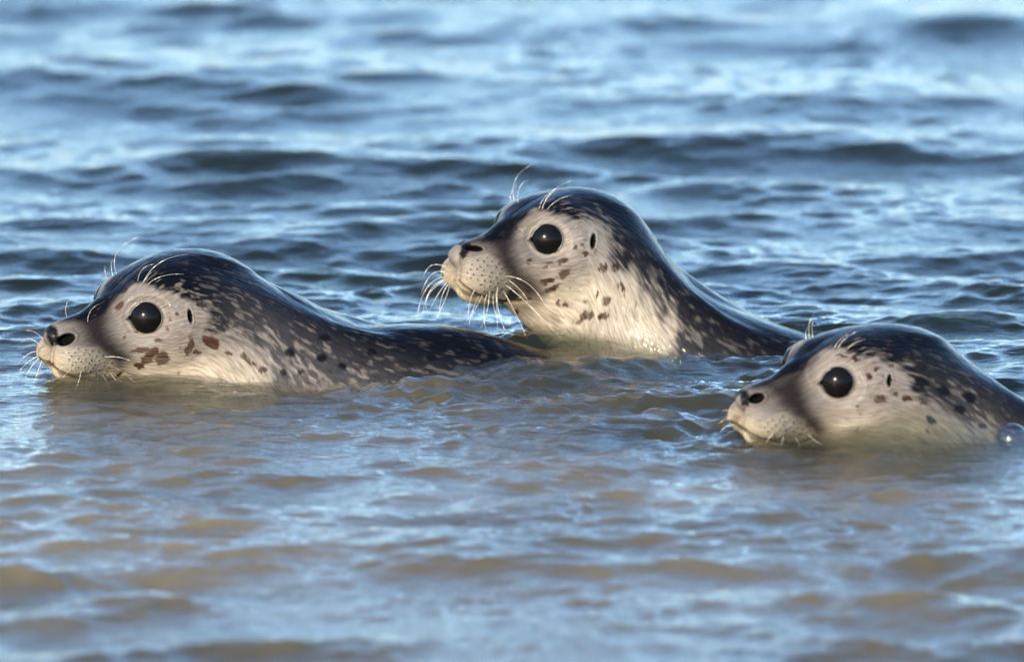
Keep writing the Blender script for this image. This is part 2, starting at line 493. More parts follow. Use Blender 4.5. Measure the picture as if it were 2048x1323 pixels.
# coat pattern of each pup, drawn on a side elevation (origin and scale of each drawing first)
COAT = {
 'left': dict(frame=(40, 460, 3.531),
   mantle=[(185, 665), (300, 618), (400, 590), (250, 450), (400, 250), (700, -50), (1300, -150), (2100, 100), (9000, 1500), (9000, 3200), (1850, 2200), (1810, 1300), (1790, 1060),
           (1760, 960), (1720, 890), (1650, 850), (1570, 800), (1480, 760), (1400, 735), (1310, 720), (1340, 640), (1315, 560), (1240, 505), (1180, 480), (1100, 445), (1000, 430), (940, 400),
           (880, 375), (800, 375), (740, 425), (690, 470), (640, 520), (600, 590), (480, 640), (400, 640), (300, 650)],
   band=[(400, 610), (620, 500), (600, 600), (600, 680), (640, 770), (720, 840), (770, 900), (710, 960), (620, 900), (530, 830), (480, 770), (450, 690)],
   nostril=(330, 772, 70, 43, 22), nose=[(190, 670), (260, 690), (275, 760), (262, 810), (230, 810), (200, 750)], ear=(1205, 608, 17, 52, 8),
   spots=[(850, 850, 70, 22, 0), (940, 870, 55, 32, 30), (1010, 905, 58, 50, 40), (900, 910, 60, 30, 20), (840, 955, 40, 18, 0), (980, 775, 26, 15, 0), (1205, 805, 26, 55, -10), (1178, 850, 18, 28, 0),
          (1250, 865, 28, 18, 0), (1350, 790, 60, 42, -20), (1600, 910, 22, 52, 30), (700, 530, 32, 18, 30), (840, 500, 60, 11, 10), (740, 755, 14, 12, 0), (800, 722, 45, 9, -20), (1040, 692, 11, 22, 20),
          (1120, 590, 11, 18, 0), (1065, 640, 12, 12, 0), (1290, 530, 55, 24, -30), (1720, 990, 36, 20, 0), (1160, 462, 32, 18, 0), (728, 430, 34, 15, 30), (1480, 870, 30, 14, -20), (1650, 940, 18, 14, 0)],
   dark=[(1860, 1000, 24, 30, 0), (1900, 860, 44, 40, 0), (2130, 900, 50, 36, 0), (2280, 960, 40, 30, 0), (2480, 860, 40, 26, 0), (2900, 900, 46, 26, 0), (3300, 930, 54, 26, 0), (2150, 760, 60, 26, 0),
         (1980, 1010, 24, 22, 0), (2700, 800, 50, 20, 0), (3050, 800, 40, 20, 0)],
   pad=[(330, 845), (560, 825), (660, 930), (650, 1020), (570, 1070), (460, 1040), (350, 940)], philtrum=[(250, 795), (242, 860), (238, 945)],
   mouth=[(232, 950), (262, 985), (330, 1020), (430, 1060), (560, 1085), (660, 1060), (720, 1010)], seed=3),
 'middle': dict(frame=(820, 310, 3.2276),
   mantle=[(335, 575), (400, 550), (470, 525), (300, 430), (400, 150), (800, -100), (1500, -50), (2300, 400), (9000, 2900), (9000, 3600), (1700, 1600), (1665, 1250), (1680, 1110),
           (1640, 1010), (1600, 930), (1530, 850), (1470, 780), (1400, 735), (1330, 700), (1290, 660), (1310, 600), (1295, 520), (1240, 440), (1180, 410), (1080, 418), (1000, 398), (930, 378),
           (860, 352), (800, 355), (760, 395), (710, 440), (670, 500), (640, 540), (540, 560), (440, 560)],
   band=[(490, 540), (600, 470), (690, 430), (665, 530), (660, 640), (720, 740), (800, 815), (850, 890), (760, 915), (660, 830), (600, 730), (560, 640), (530, 590)],
   nostril=(412, 602, 62, 22, -6), nose=[(335, 580), (380, 570), (400, 600), (365, 640), (340, 670), (328, 640)], ear=(1183, 555, 19, 52, -6),
   spots=[(995, 770, 45, 24, 25), (890, 810, 55, 19, 15), (920, 860, 55, 19, 22), (985, 682, 32, 20, 10), (895, 692, 36, 9, 0), (770, 685, 20, 13, 0), (1245, 725, 28, 28, 0), (1130, 1045, 55, 28, 35),
          (1245, 1040, 36, 21, 20), (1265, 945, 38, 23, 50), (1205, 890, 12, 25, 0), (1010, 970, 12, 20, 0), (960, 955, 16, 20, 0), (1130, 632, 18, 11, 0), (1065, 590, 13, 18, 0), (690, 465, 16, 24, 0),
          (1332, 720, 20, 30, 0), (1130, 945, 16, 12, 0), (880, 728, 16, 8, 0), (690, 1010, 16, 18, 0), (1370, 850, 18, 30, 20)],
   dark=[(660, 905, 52, 40, -10)],
   pad=[(375, 680), (490, 640), (580, 700), (640, 800), (610, 900), (520, 910), (430, 840), (365, 765)], philtrum=[(330, 665), (326, 740), (318, 810)],
   mouth=[(315, 815), (350, 850), (430, 905), (520, 938), (600, 948), (700, 945), (780, 935)], pepper=0.5, seed=8),
 'right': dict(frame=(1420, 610, 3.261),
   mantle=[(200, 545), (300, 505), (400, 470), (250, 350), (400, 100), (800, -150), (1500, -150), (2300, 400), (9000, 2900), (9000, 4200), (1850, 1900), (1820, 1000), (1810, 840), (1700, 765), (1560, 700), (1480, 650),
           (1400, 605), (1320, 560), (1335, 480), (1280, 430), (1180, 380), (1100, 350), (1020, 340), (960, 330), (880, 288), (800, 280), (720, 305), (660, 355), (610, 420), (500, 470), (400, 510), (300, 535)],
   band=[(370, 530), (640, 390), (595, 500), (610, 600), (660, 690), (740, 790), (710, 860), (640, 810), (550, 720), (470, 640), (410, 580)],
   nostril=(302, 606, 56, 36, 16), nose=[(200, 550), (240, 560), (250, 610), (240, 650), (215, 650), (200, 600)], ear=(1170, 490, 17, 42, -4),
   spots=[(1110, 610, 42, 28, 0), (1040, 465, 20, 28, 0), (1285, 610, 42, 20, -10), (1175, 395, 22, 15, 0), (1210, 578, 14, 14, 0), (950, 345, 22, 14, 0), (860, 330, 50, 10, 0), (1400, 640, 26, 14, 0),
          (960, 660, 18, 12, 0), (1080, 420, 26, 12, 20)],
   dark=[(1380, 500, 56, 44, -30), (1450, 750, 46, 28, -35), (1640, 680, 50, 36, -20), (1790, 790, 40, 26, 0), (1530, 560, 60, 40, -30), (1700, 600, 60, 40, -30)],
   pad=[(330, 770), (470, 700), (620, 760), (700, 850), (560, 910), (400, 890)], philtrum=[(225, 655), (212, 720), (210, 790)],
   mouth=[(205, 795), (250, 835), (330, 875), (450, 900), (560, 915), (660, 880)], pepper=0.75, seed=14),
}

# ------------------------------------------------------------------ materials of the pups
m_fur, nt, out = new_mat('wet_seal_fur')
pb = N(nt, 'ShaderNodeBsdfPrincipled')
ca = N(nt, 'ShaderNodeAttribute'); ca.attribute_name = 'coat'
wa = N(nt, 'ShaderNodeAttribute'); wa.attribute_name = 'gloss'
uv = N(nt, 'ShaderNodeUVMap'); uv.uv_map = 'flow'
mp = N(nt, 'ShaderNodeMapping'); mp.inputs['Scale'].default_value = (80, 600, 1)
nt.links.new(uv.outputs[0], mp.inputs[0])
hn = N(nt, 'ShaderNodeTexNoise'); hn.inputs['Scale'].default_value = 1.0; hn.inputs['Detail'].default_value = 3; hn.inputs['Distortion'].default_value = 0.6
nt.links.new(mp.outputs[0], hn.inputs['Vector'])
rmp = N(nt, 'ShaderNodeMapRange'); rmp.inputs[1].default_value = 0.25; rmp.inputs[2].default_value = 0.75; rmp.inputs[3].default_value = 0.58; rmp.inputs[4].default_value = 1.34
nt.links.new(hn.outputs[0], rmp.inputs[0])
mul = N(nt, 'ShaderNodeMix'); mul.data_type = 'RGBA'; mul.blend_type = 'MULTIPLY'; mul.inputs[0].default_value = 1.0
nt.links.new(ca.outputs['Color'], mul.inputs[6]); nt.links.new(rmp.outputs[0], mul.inputs[7])
nt.links.new(mul.outputs[2], pb.inputs['Base Color'])
rr = N(nt, 'ShaderNodeMapRange'); rr.inputs[3].default_value = 0.62; rr.inputs[4].default_value = 0.40
nt.links.new(wa.outputs['Fac'], rr.inputs[0]); nt.links.new(rr.outputs[0], pb.inputs['Roughness'])
cw = N(nt, 'ShaderNodeMapRange'); cw.inputs[3].default_value = 0.25; cw.inputs[4].default_value = 0.60
nt.links.new(wa.outputs['Fac'], cw.inputs[0]); nt.links.new(cw.outputs[0], pb.inputs['Coat Weight'])
pb.inputs['Coat Roughness'].default_value = 0.09; pb.inputs['Coat IOR'].default_value = 1.2
pb.inputs['Specular IOR Level'].default_value = 0.02
bp = N(nt, 'ShaderNodeBump'); bp.inputs['Strength'].default_value = 0.7; bp.inputs['Distance'].default_value = 0.0012
nt.links.new(hn.outputs[0], bp.inputs['Height']); nt.links.new(bp.outputs[0], pb.inputs['Normal'])
mpc = N(nt, 'ShaderNodeMapping'); mpc.inputs['Scale'].default_value = (45, 230, 1)
nt.links.new(uv.outputs[0], mpc.inputs[0])
cn = N(nt, 'ShaderNodeTexNoise'); cn.inputs['Scale'].default_value = 1.0; cn.inputs['Detail'].default_value = 4; cn.inputs['Distortion'].default_value = 0.9
nt.links.new(mpc.outputs[0], cn.inputs['Vector'])
bp2 = N(nt, 'ShaderNodeBump'); bp2.inputs['Strength'].default_value = 0.6; bp2.inputs['Distance'].default_value = 0.0016
nt.links.new(cn.outputs[0], bp2.inputs['Height']); nt.links.new(bp2.outputs[0], pb.inputs['Coat Normal'])
nt.links.new(pb.outputs[0], out.inputs['Surface'])

def plain(name, col, rough, coat=0.0, **kw):
    m, nt, out = new_mat(name)
    pb = N(nt, 'ShaderNodeBsdfPrincipled')
    no = N(nt, 'ShaderNodeTexNoise'); no.inputs['Scale'].default_value = kw.get('ns', 300)
    mr = N(nt, 'ShaderNodeMapRange'); mr.inputs[3].default_value = 0.75; mr.inputs[4].default_value = 1.25
    mi = N(nt, 'ShaderNodeMix'); mi.data_type = 'RGBA'; mi.blend_type = 'MULTIPLY'; mi.inputs[0].default_value = 1.0
    mi.inputs[6].default_value = (*col, 1)
    nt.links.new(no.outputs[0], mr.inputs[0]); nt.links.new(mr.outputs[0], mi.inputs[7])
    nt.links.new(mi.outputs[2], pb.inputs['Base Color'])
    pb.inputs['Roughness'].default_value = rough
    pb.inputs['Coat Weight'].default_value = coat; pb.inputs['Coat Roughness'].default_value = 0.02
    nt.links.new(pb.outputs[0], out.inputs['Surface'])
    return m
m_eye = plain('wet_dark_eye', (0.003, 0.0026, 0.0026), 0.17, 0.0)
m_eye.node_tree.nodes['Principled BSDF'].inputs['Coat IOR'].default_value = 1.27
m_eye.node_tree.nodes['Principled BSDF'].inputs['Coat Roughness'].default_value = 0.045
m_eye.node_tree.nodes['Principled BSDF'].inputs['Specular IOR Level'].default_value = 0.075
m_lid = plain('dark_wet_eyelid', (0.006, 0.0045, 0.004), 0.30, 0.25)
m_pit = plain('black_wet_skin', (0.002, 0.0018, 0.0018), 0.8)
m_pit.node_tree.nodes['Principled BSDF'].inputs['Specular IOR Level'].default_value = 0.03
m_whi = plain('pale_whisker', (0.42, 0.38, 0.31), 0.25, 0.3)
m_whd = plain('brown_whisker', (0.16, 0.11, 0.07), 0.3, 0.3)

PALE = np.array([0.138, 0.120, 0.102]); CREAM = np.array([0.275, 0.232, 0.172]); YELLOW = np.array([0.25, 0.20, 0.125])
DARK = np.array([0.0014, 0.0014, 0.0021]); BAND = np.array([0.0085, 0.0058, 0.0052]); BROWN = np.array([0.022, 0.0085, 0.0045]); FLECK = np.array([0.120, 0.102, 0.086])
GREY = np.array([0.085, 0.073, 0.066])

def lerp(c, d, w):
    return c + (d - c) * w[..., None]

def sphere(c, r, nu=48, nv=24):
    th = np.linspace(0, math.pi, nv + 1)[1:-1]; ph = 2 * math.pi * np.arange(nu) / nu
    P = np.stack([np.sin(th)[:, None] * np.cos(ph), np.sin(th)[:, None] * np.sin(ph), np.cos(th)[:, None] + 0 * ph], -1).reshape(-1, 3)
    V = np.vstack([P, [[0, 0, 1], [0, 0, -1]]]) * r + c
    F = []
    for i in range(nv - 2):
        for j in range(nu):
            F.append((i * nu + j, i * nu + nu + j, i * nu + nu + (j + 1) % nu, i * nu + (j + 1) % nu))
    top, bot = len(P), len(P) + 1
    for j in range(nu):
        F.append((top, top, j, (j + 1) % nu)[1:]); F.append((bot, (nv - 2) * nu + (j + 1) % nu, (nv - 2) * nu + j))
    me = bpy.data.meshes.new('sphere'); me.from_pydata(V.tolist(), [], F); me.polygons.foreach_set('use_smooth', [True] * len(F)); me.update()
    return me

def tube(P, rad, ns=6):
    P = np.asarray(P, float); n = len(P)
    t = unit(np.gradient(P, axis=0))
    a = unit(np.cross(t, np.array([0.31, 0.87, 0.38]))); b = np.cross(t, a)
    an = 2 * math.pi * np.arange(ns) / ns
    V = P[:, None] + (np.cos(an)[None, :, None] * a[:, None] + np.sin(an)[None, :, None] * b[:, None]) * np.asarray(rad)[:, None, None]
    F = [(i * ns + j, i * ns + (j + 1) % ns, (i + 1) * ns + (j + 1) % ns, (i + 1) * ns + j) for i in range(n - 1) for j in range(ns)]
    F += [tuple(range(ns))[::-1], tuple((n - 1) * ns + j for j in range(ns))]
    me = bpy.data.meshes.new('tube'); me.from_pydata(V.reshape(-1, 3).tolist(), [], F); me.polygons.foreach_set('use_smooth', [True] * len(F)); me.update()
    return me

WHISKERS = {   # side, root, middle, tip on the drawing; how far the tip stands out towards the viewer's side (mm)
 'left': [('n', (600, 900), (700, 897), (790, 925), 14), ('n', (630, 955), (740, 1010), (860, 1115), 22), ('n', (640, 1015), (670, 1050), (705, 1085), 18), ('n', (590, 1030), (620, 1085), (650, 1150), 20),
          ('n', (545, 1030), (552, 1080), (550, 1130), 20), ('n', (510, 1045), (502, 1080), (495, 1110), 16), ('n', (440, 1000), (422, 1080), (395, 1140), 20), ('n', (480, 1040), (476, 1100), (478, 1170), 20),
          ('n', (400, 920), (335, 950), (290, 990), 14), ('n', (410, 960), (350, 1000), (320, 1040), 14), ('n', (620, 990), (690, 1040), (750, 1110), 20),
          ('f', (130, 855), (60, 868), (-10, 925), 10), ('f', (140, 905), (80, 960), (30, 1050), 10), ('f', (165, 935), (140, 990), (120, 1060), 8), ('f', (135, 810), (60, 765), (0, 800), 10),
          ('f', (160, 780), (100, 720), (40, 710), 8), ('f', (145, 830), (60, 815), (-10, 850), 10), ('f', (150, 880), (60, 920), (-20, 1000), 10), ('f', (150, 915), (120, 1000), (90, 1085), 10),
          ('n', (825, 365), (862, 275), (950, 240), 4), ('n', (858, 380), (985, 230), (1190, 172), 4), ('n', (890, 390), (1000, 325), (1160, 312), 5), ('n', (860, 372), (905, 320), (930, 300), 4),
          ('f', (668, 312), (672, 150), (850, 35), 2), ('f', (638, 325), (628, 250), (642, 200), 2), ('f', (595, 340), (580, 290), (583, 250), 2),
          ('n', (485, 660), (496, 580), (560, 522), 4), ('f', (330, 612), (320, 550), (347, 482), 2)],
 'middle': [('n', (610, 785), (760, 830), (880, 985), 20), ('n', (620, 840), (760, 960), (990, 1200), 24), ('n', (605, 880), (680, 1020), (757, 1187), 22), ('n', (572, 850), (572, 1000), (627, 1157), 20),
            ('n', (560, 880), (562, 1010), (566, 1140), 18), ('n', (515, 880), (498, 1010), (455, 1122), 18), ('n', (505, 895), (478, 1010), (492, 1130), 16), ('n', (455, 905), (412, 990), (380, 1102), 14),
            ('n', (430, 870), (390, 940), (375, 1070), 12), ('n', (545, 895), (540, 960), (560, 1040), 16), ('n', (640, 810), (720, 880), (760, 950), 18), ('n', (470, 905), (440, 960), (400, 1040), 12),
            ('f', (235, 765), (140, 770), (70, 905), 10), ('f', (232, 785), (110, 850), (45, 1045), 10), ('f', (230, 800), (130, 870), (80, 1030), 10), ('f', (235, 820), (180, 900), (128, 995), 10),
            ('f', (252, 845), (222, 940), (158, 1082), 8), ('f', (245, 835), (200, 930), (190, 1055), 8), ('f', (240, 725), (140, 710), (85, 795), 10), ('f', (235, 800), (120, 900), (110, 1000), 12),
            ('n', (830, 352), (858, 285), (915, 235), 4), ('n', (856, 347), (915, 235), (1060, 158), 4), ('n', (882, 352), (945, 295), (1045, 258), 5), ('n', (845, 350), (890, 270), (960, 215), 4),
            ('f', (682, 312), (680, 150), (812, 42), 2), ('f', (658, 318), (648, 250), (690, 180), 2), ('f', (695, 308), (705, 210), (760, 155), 2)],
 'right': [('n', (808, 278), (845, 228), (905, 188), 4), ('n', (840, 278), (885, 215), (975, 165), 4), ('n', (886, 284), (945, 245), (1015, 222), 4), ('n', (825, 276), (850, 250), (880, 215), 4),
           ('f', (662, 225), (655, 130), (692, 52), 2), ('f', (680, 212), (676, 150), (684, 100), 2), ('f', (648, 232), (640, 180), (660, 140), 2),
           ('n', (560, 860), (580, 900), (585, 925), 12), ('n', (480, 850), (470, 890), (450, 915), 10), ('n', (640, 840), (680, 880), (730, 905), 14), ('n', (420, 830), (380, 870), (360, 895), 8),
           ('f', (160, 760), (120, 740), (60, 770), 8), ('f', (165, 790), (110, 790), (70, 830), 8), ('f', (165, 730), (130, 690), (80, 690), 8)],
}

WATERLINES = []
LABELS = {
 'left': 'spotted seal pup with long low back showing behind its head, over the pale sandy shallows',
 'middle': 'seal pup holding its whole head and pale throat up out of the water, whiskers hanging',
 'right': 'seal pup sunk to its chin beside the round bubble, nearest the camera',
}

def build_seal(kind):
    g, k = SEALS[kind], COAT[kind]
    sh = seal_shape(g)
    V = sh['V']; nr = V.shape[0]; half = NT // 2
    jm = np.where(np.arange(NT) <= half, np.arange(NT), NT - np.arange(NT))     # pattern of the left side, mirrored to the right
    nrm = grid_normals(V)
    cen = V.mean(1, keepdims=True)
    if ((V - cen) * nrm).sum() < 0: nrm = -nrm
    fx, fy, fs = k['frame']
    s_px = 0.0005 * (DIST + sh['ew'] @ VF) / DIST
    def plan(W):
        q = W - sh['ew']
        return (g['eye'][0] + (q @ VR) / s_px - fx) * fs, (g['eye'][1] - (q @ VU) / s_px - fy) * fs
    U0, W0 = plan(V)
    U = U0[:, jm]; W = W0[:, jm]
    flow = sh['flow']; flow = 0.5 * (flow + flow[:, (NT - np.arange(NT)) % NT])
    arc = jm[None, :] * (2 * math.pi / NT) * 0.058 + 0 * flow
    hq = sh['toh'](V); X, Y, Zh = hq[..., 0], np.abs(hq[..., 1]), hq[..., 2]
    ringpos = np.repeat(sh['ringpos'][:, None], NT, 1)
    onhead = 1 - sstep(0.16, 0.2, ringpos)
    sd = k['seed']
    # --- relief
    nq = oval(U, W, *k['nostril']); eq = oval(U, W, *k['ear'])
    dm = seg_dist(U, W, k['mouth']); dp = seg_dist(U, W, k['philtrum'])
    front = onhead * sstep(-2, 8, X)
    disp = np.zeros_like(U)
    disp -= 6.5 * (1 - sstep(0.5, 1.0, nq)) * front * (X > 55)
    disp += 0.9 * np.exp(-((nq - 1.22) / 0.16) ** 2) * (X > 55)
    earm = onhead * (X < -20) * (X > -80)
    disp -= 4.0 * (1 - sstep(0.4, 1.0, eq)) * earm
    disp += 0.7 * np.exp(-((eq - 1.4) / 0.3) ** 2) * earm
    disp -= 1.5 * np.exp(-(dp / 7) ** 2) * (X > 60)
    disp -= 2.4 * np.exp(-(dm / 9) ** 2) * front
    # lumps on the whisker pad, little tufts everywhere
    dots = np.full(U.shape, 99.0)
    xs_ = [p[0] for p in k['pad']]; ys_ = [p[1] for p in k['pad']]
    rg = np.random.default_rng(sd)
    row = 0; yy = min(ys_)
    while yy < max(ys_):
        xx = min(xs_) + (row % 2) * 24
        while xx < max(xs_):
            x1, y1 = xx + rg.normal(0, 5), yy + (xx - xs_[0]) * 0.16 + rg.normal(0, 4)
            if poly_sd(np.array([x1]), np.array([y1]), k['pad'])[0] < 0:
                dots = np.minimum(dots, np.hypot(U - x1, W - y1) / rg.uniform(7.0, 10.0))
            xx += 47
        yy += 31; row += 1
    padm = (1 - sstep(-10, 30, poly_sd(U, W, k['pad']))) * front
    disp += 0.35 * np.exp(-((dots - 1.5) / 0.9) ** 2) * padm
    tuft = fbm(flow * 120, arc * 520, seed=sd, o=3)
    disp += 0.28 * tuft * (0.4 + 0.6 * sstep(60, 20, X)) 
    disp += 0.9 * vnoise(flow * 28, arc * 40, seed=sd + 1) * sstep(0.08, 0.2, flow)
    V = V + nrm * (disp * 0.001)[..., None]
    # --- orbit: the lid hugs the ball
    hq = sh['toh'](V); sg = np.sign(hq[..., 1]); q = hq.copy(); q[..., 1] = np.abs(q[..., 1])
    ne = unit(np.array([0.66, 0.73, 0.18])); E = np.array([0, 40.0, 0]) + ne * g.get('lid', 0.0)
    tcr = np.array([ne[0] * 0 + ne[1], -ne[0], 0]); tcr = unit(tcr - ne * (tcr @ ne)); tup = np.cross(ne, tcr); tup = tup if tup[2] > 0 else -tup
    dl = q - E
    hh = dl @ ne; a_ = dl @ tcr; b_ = dl @ tup
    RX, RY = 15.3, 14.1
    te = np.hypot(a_ / RX, b_ / RY)
    corner = np.exp(-((a_ - RX * 1.12) / 4.5) ** 2 - ((b_ + 2.5) / 2.2) ** 2)          # tear duct towards the nose
    te = te - 0.20 * corner
    reg = (np.abs(hh) < 22) & (te < 2.4)
    rim = 1.4 * np.exp(-((te - 1.10) / 0.09) ** 2) - 0.5 * np.exp(-((te - 1.36) / 0.10) ** 2) + 0.4 * np.exp(-((te - 1.55) / 0.10) ** 2)
    tgt = np.where(te < 1.0, -8.0 * (1 - sstep(0.80, 1.0, te)), 0) + rim
    keep = sstep(1.05, 1.9, te)
    newh = tgt * (1 - keep) + (hh + rim) * keep
    q = np.where(reg[..., None], q + ne * (newh - hh)[..., None], q)
    q[..., 1] *= sg
    V = np.where(reg[..., None], sh['tow'](q), V)
    # --- coat
    jit = 9 * fbm(flow * 260, arc * 420, seed=sd + 2, o=3); jit2 = 11 * fbm(flow * 90, arc * 200, seed=sd + 3, o=3)
    Uj, Wj = U + jit + jit2, W + jit2 - jit
    C = np.zeros(U.shape + (3,)) + PALE
    big = fbm(flow * 25, arc * 25, seed=sd + 4, o=3)
    C = lerp(C, GREY, np.clip(0.35 + 0.9 * big, 0, 0.55))
    low = sstep(-20, -52, hq[..., 2]) * (1 - 0.35 * sstep(0.10, 0.16, ringpos))
    C = lerp(C, CREAM, 0.75 * low)
    chin = sstep(-42, -62, hq[..., 2]) * sstep(0, 25, X) + sstep(78, 92, X) * sstep(-22, -36, hq[..., 2])
    C = lerp(C, YELLOW, np.clip(0.6 * chin * onhead, 0, 1))
    hair = fbm(flow * 75, arc * 520, seed=sd + 5, o=2)
    clump = fbm(flow * 45, arc * 110, seed=sd + 15, o=3)
    C = lerp(C, np.array([0.10, 0.070, 0.050]), np.clip(0.8 * clump - 0.05, 0, 0.5))
    C = C * (1 + 0.24 * hair)[..., None]
    sdm = poly_sd(Uj, Wj, k['mantle'])
    wide = sstep(0.10, 0.19, flow)
    mantle = 1 - sstep(-24 - 62 * wide, 26 + 72 * wide, sdm + (22 + 40 * wide) * hair * sstep(0.02, 0.06, flow) + 90 * wide * vnoise(flow * 60, arc * 60, seed=sd + 12))
    sdb = poly_sd(Uj, Wj, k['band'])
    band = (1 - sstep(-62, 52, sdb + 16 * clump)) * front
    soft = (1 - sstep(-50, 190, sdb + 25 * clump)) * front * (te > 1.25)
    C = lerp(C, np.array([0.030, 0.025, 0.023]), 0.80 * soft)
    C = lerp(C, BAND, 0.94 * band)
    stub = sstep(0.15, 0.6, fbm(flow * 420, arc * 520, seed=sd + 21, o=2)) * sstep(38, 60, X) * onhead
    C = lerp(C, np.array([0.060, 0.046, 0.034]), 0.55 * stub)
    spots = np.zeros_like(U)
    for (x, y, rx, ry, an) in k['spots']:
        o = oval(U + 2.2 * jit + 1.3 * jit2, W + 1.6 * jit2 - 1.6 * jit, x, y, rx * 1.12, ry * 1.12, an) + 0.30 * hair
        spots = np.maximum(spots, (1 - sstep(0.70, 1.08, o)) * (0.82 + 0.18 * rg.random()))
    speck = sstep(0.42, 0.60, fbm(flow * 140, arc * 160, seed=sd + 6, o=2)) * sstep(0.045, 0.07, flow) * 0.6
    spots = np.maximum(spots, speck * sstep(-5, 25, sdm) * (1 - band))
    C = lerp(C, BROWN, np.clip(spots * (0.97 + 0.35 * hair), 0, 1))
    # dark mantle with pale flecks that thicken down the flank
    fl = fbm(flow * 110 + 0.6 * vnoise(flow * 40, arc * 90, seed=sd + 9), arc * 400, seed=sd + 7, o=4)
    ang = jm[None, :] * (180.0 / half) + 0 * flow
    dens = sstep(26, 84, ang) * sstep(0.10, 0.20, flow) * k.get('pepper', 1.0)
    edge = sstep(-150, -10, sdm) * sstep(0.06, 0.10, flow)
    fleck = sstep(0.20 - 0.42 * np.maximum(dens, 0.9 * edge), 0.62 - 0.20 * dens, fl + 0.30 * hair)
    MC = lerp(np.zeros(U.shape + (3,)) + DARK, np.array([0.036, 0.033, 0.033]), 0.85 * dens)
    MC = lerp(MC, FLECK, 0.72 * fleck * np.clip(0.25 + np.maximum(dens, edge), 0, 1))
    MC = MC * (1 + 0.35 * hair)[..., None]
    C = lerp(C, MC, mantle)
    for (x, y, rx, ry, an) in k['dark']:
        o = oval(Uj, Wj, x, y, rx, ry, an)
        C = lerp(C, DARK * 1.3, 0.93 * (1 - sstep(0.6, 1.1, o)))
    # pale ring round the eye, dark rim, tear streak
    eyeside = (np.abs(hh) < 24) * 1.0
    ring = np.exp(-((te - 1.38) / 0.17) ** 2) * eyeside
    C = lerp(C, PALE * 1.12, 0.6 * ring)
    rimd = (1 - sstep(1.03, 1.16, te)) * eyeside
    C = lerp(C, np.array([0.010, 0.008, 0.008]), rimd)
    C = lerp(C, np.array([0.03, 0.022, 0.018]), np.clip(0.9 * corner, 0, 1) * eyeside * (te < 1.6))
    # pad dots, nostrils, ears, lips
    C = lerp(C, CREAM * 0.95, 0.35 * padm * (1 - band))
    C = lerp(C, np.array([0.020, 0.016, 0.014]), 0.80 * (1 - sstep(0.45, 1.15, dots)) * padm)
    nosed = (1 - sstep(-4, 20, poly_sd(Uj, Wj, k['nose']))) * (X > 62)
    C = lerp(C, np.array([0.004, 0.0036, 0.004]), nosed)
    nm = (1 - sstep(0.86, 1.08, nq)) * (X > 55)
    C = lerp(C, np.array([0.006, 0.005, 0.005]), nm)
    em = (1 - sstep(0.8, 1.15, eq)) * earm
    C = lerp(C, np.array([0.006, 0.005, 0.005]), em)
    C = lerp(C, np.array([0.022, 0.013, 0.008]), 0.9 * np.exp(-(dm / 9) ** 2) * front)
    C = lerp(C, np.array([0.10, 0.07, 0.05]), 0.7 * np.exp(-(dp / 6) ** 2) * (X > 60))
    C = np.clip(C, 0.0008, 0.9)
    gloss = np.clip(np.maximum.reduce([mantle * (1 - 0.6 * fleck * np.maximum(dens, edge)), 0.8 * nosed, 0.45 * padm, 0.7 * band, 0.8 * rimd]), 0, 1)

    WATERLINES.append(V.reshape(-1, 3))
    root = bpy.data.objects.new('seal_pup', None)
    COL.objects.link(root)
    base = sh['ew'].copy(); base[2] = 0.0
    root.location = base
    root.empty_display_size = 0.05
    root['label'] = LABELS[kind]; root['category'] = 'seal'; root['group'] = 'seal pups swimming side by side'
    L = V - base
    ii = (np.arange(nr - 1)[:, None] * NT + np.arange(NT)[None, :])
    jj = (np.arange(nr - 1)[:, None] * NT + (np.arange(NT)[None, :] + 1) % NT)
    F = np.stack([ii, jj, jj + NT, ii + NT], -1).reshape(-1, 4)
    tip0 = L[0].mean(0); tip1 = L[-1].mean(0) + (L[-1].mean(0) - L[-4].mean(0)) * 3
    # close nose and tail: pull the end rings to a point
    Lf = L.reshape(-1, 3).copy()
    me = mesh_from('body', Lf, F)
    # end caps as fans
    import bmesh
    bm = bmesh.new(); bm.from_mesh(me); bm.verts.ensure_lookup_table()
    bm.faces.new([bm.verts[j] for j in range(NT)])
    tv = bm.verts.new(tip1); bm.verts.ensure_lookup_table()
    b0 = (nr - 1) * NT
    for j in range(NT):
        bm.faces.new((bm.verts[b0 + j], bm.verts[b0 + (j + 1) % NT], tv))
    bmesh.ops.recalc_face_normals(bm, faces=bm.faces)
    bm.to_mesh(me); bm.free()
    me.polygons.foreach_set('use_smooth', np.ones(len(me.polygons), bool))
    nv = len(me.vertices)
    def put(name, arr):
        at_ = me.attributes.new(name, 'FLOAT', 'POINT'); b = np.zeros(nv, np.float32); b[:nr * NT] = arr.ravel(); b[nr * NT:] = arr.ravel()[-1]; at_.data.foreach_set('value', b)
    put('gloss', gloss)
    ac = me.color_attributes.new('coat', 'FLOAT_COLOR', 'POINT')
    cc = np.ones((nv, 4), np.float32); cc[:nr * NT, :3] = C.reshape(-1, 3); cc[nr * NT:, :3] = C[-1, 0]
    ac.data.foreach_set('color', cc.ravel())
    uvl = me.uv_layers.new(name='flow')
    li = np.zeros(len(me.loops), np.int32); me.loops.foreach_get('vertex_index', li)
    uvv = np.zeros((nv, 2), np.float32); uvv[:nr * NT, 0] = flow.ravel(); uvv[:nr * NT, 1] = arc.ravel()
    uvl.data.foreach_set('uv', uvv[li].ravel())
    link('body', me, m_fur, root)
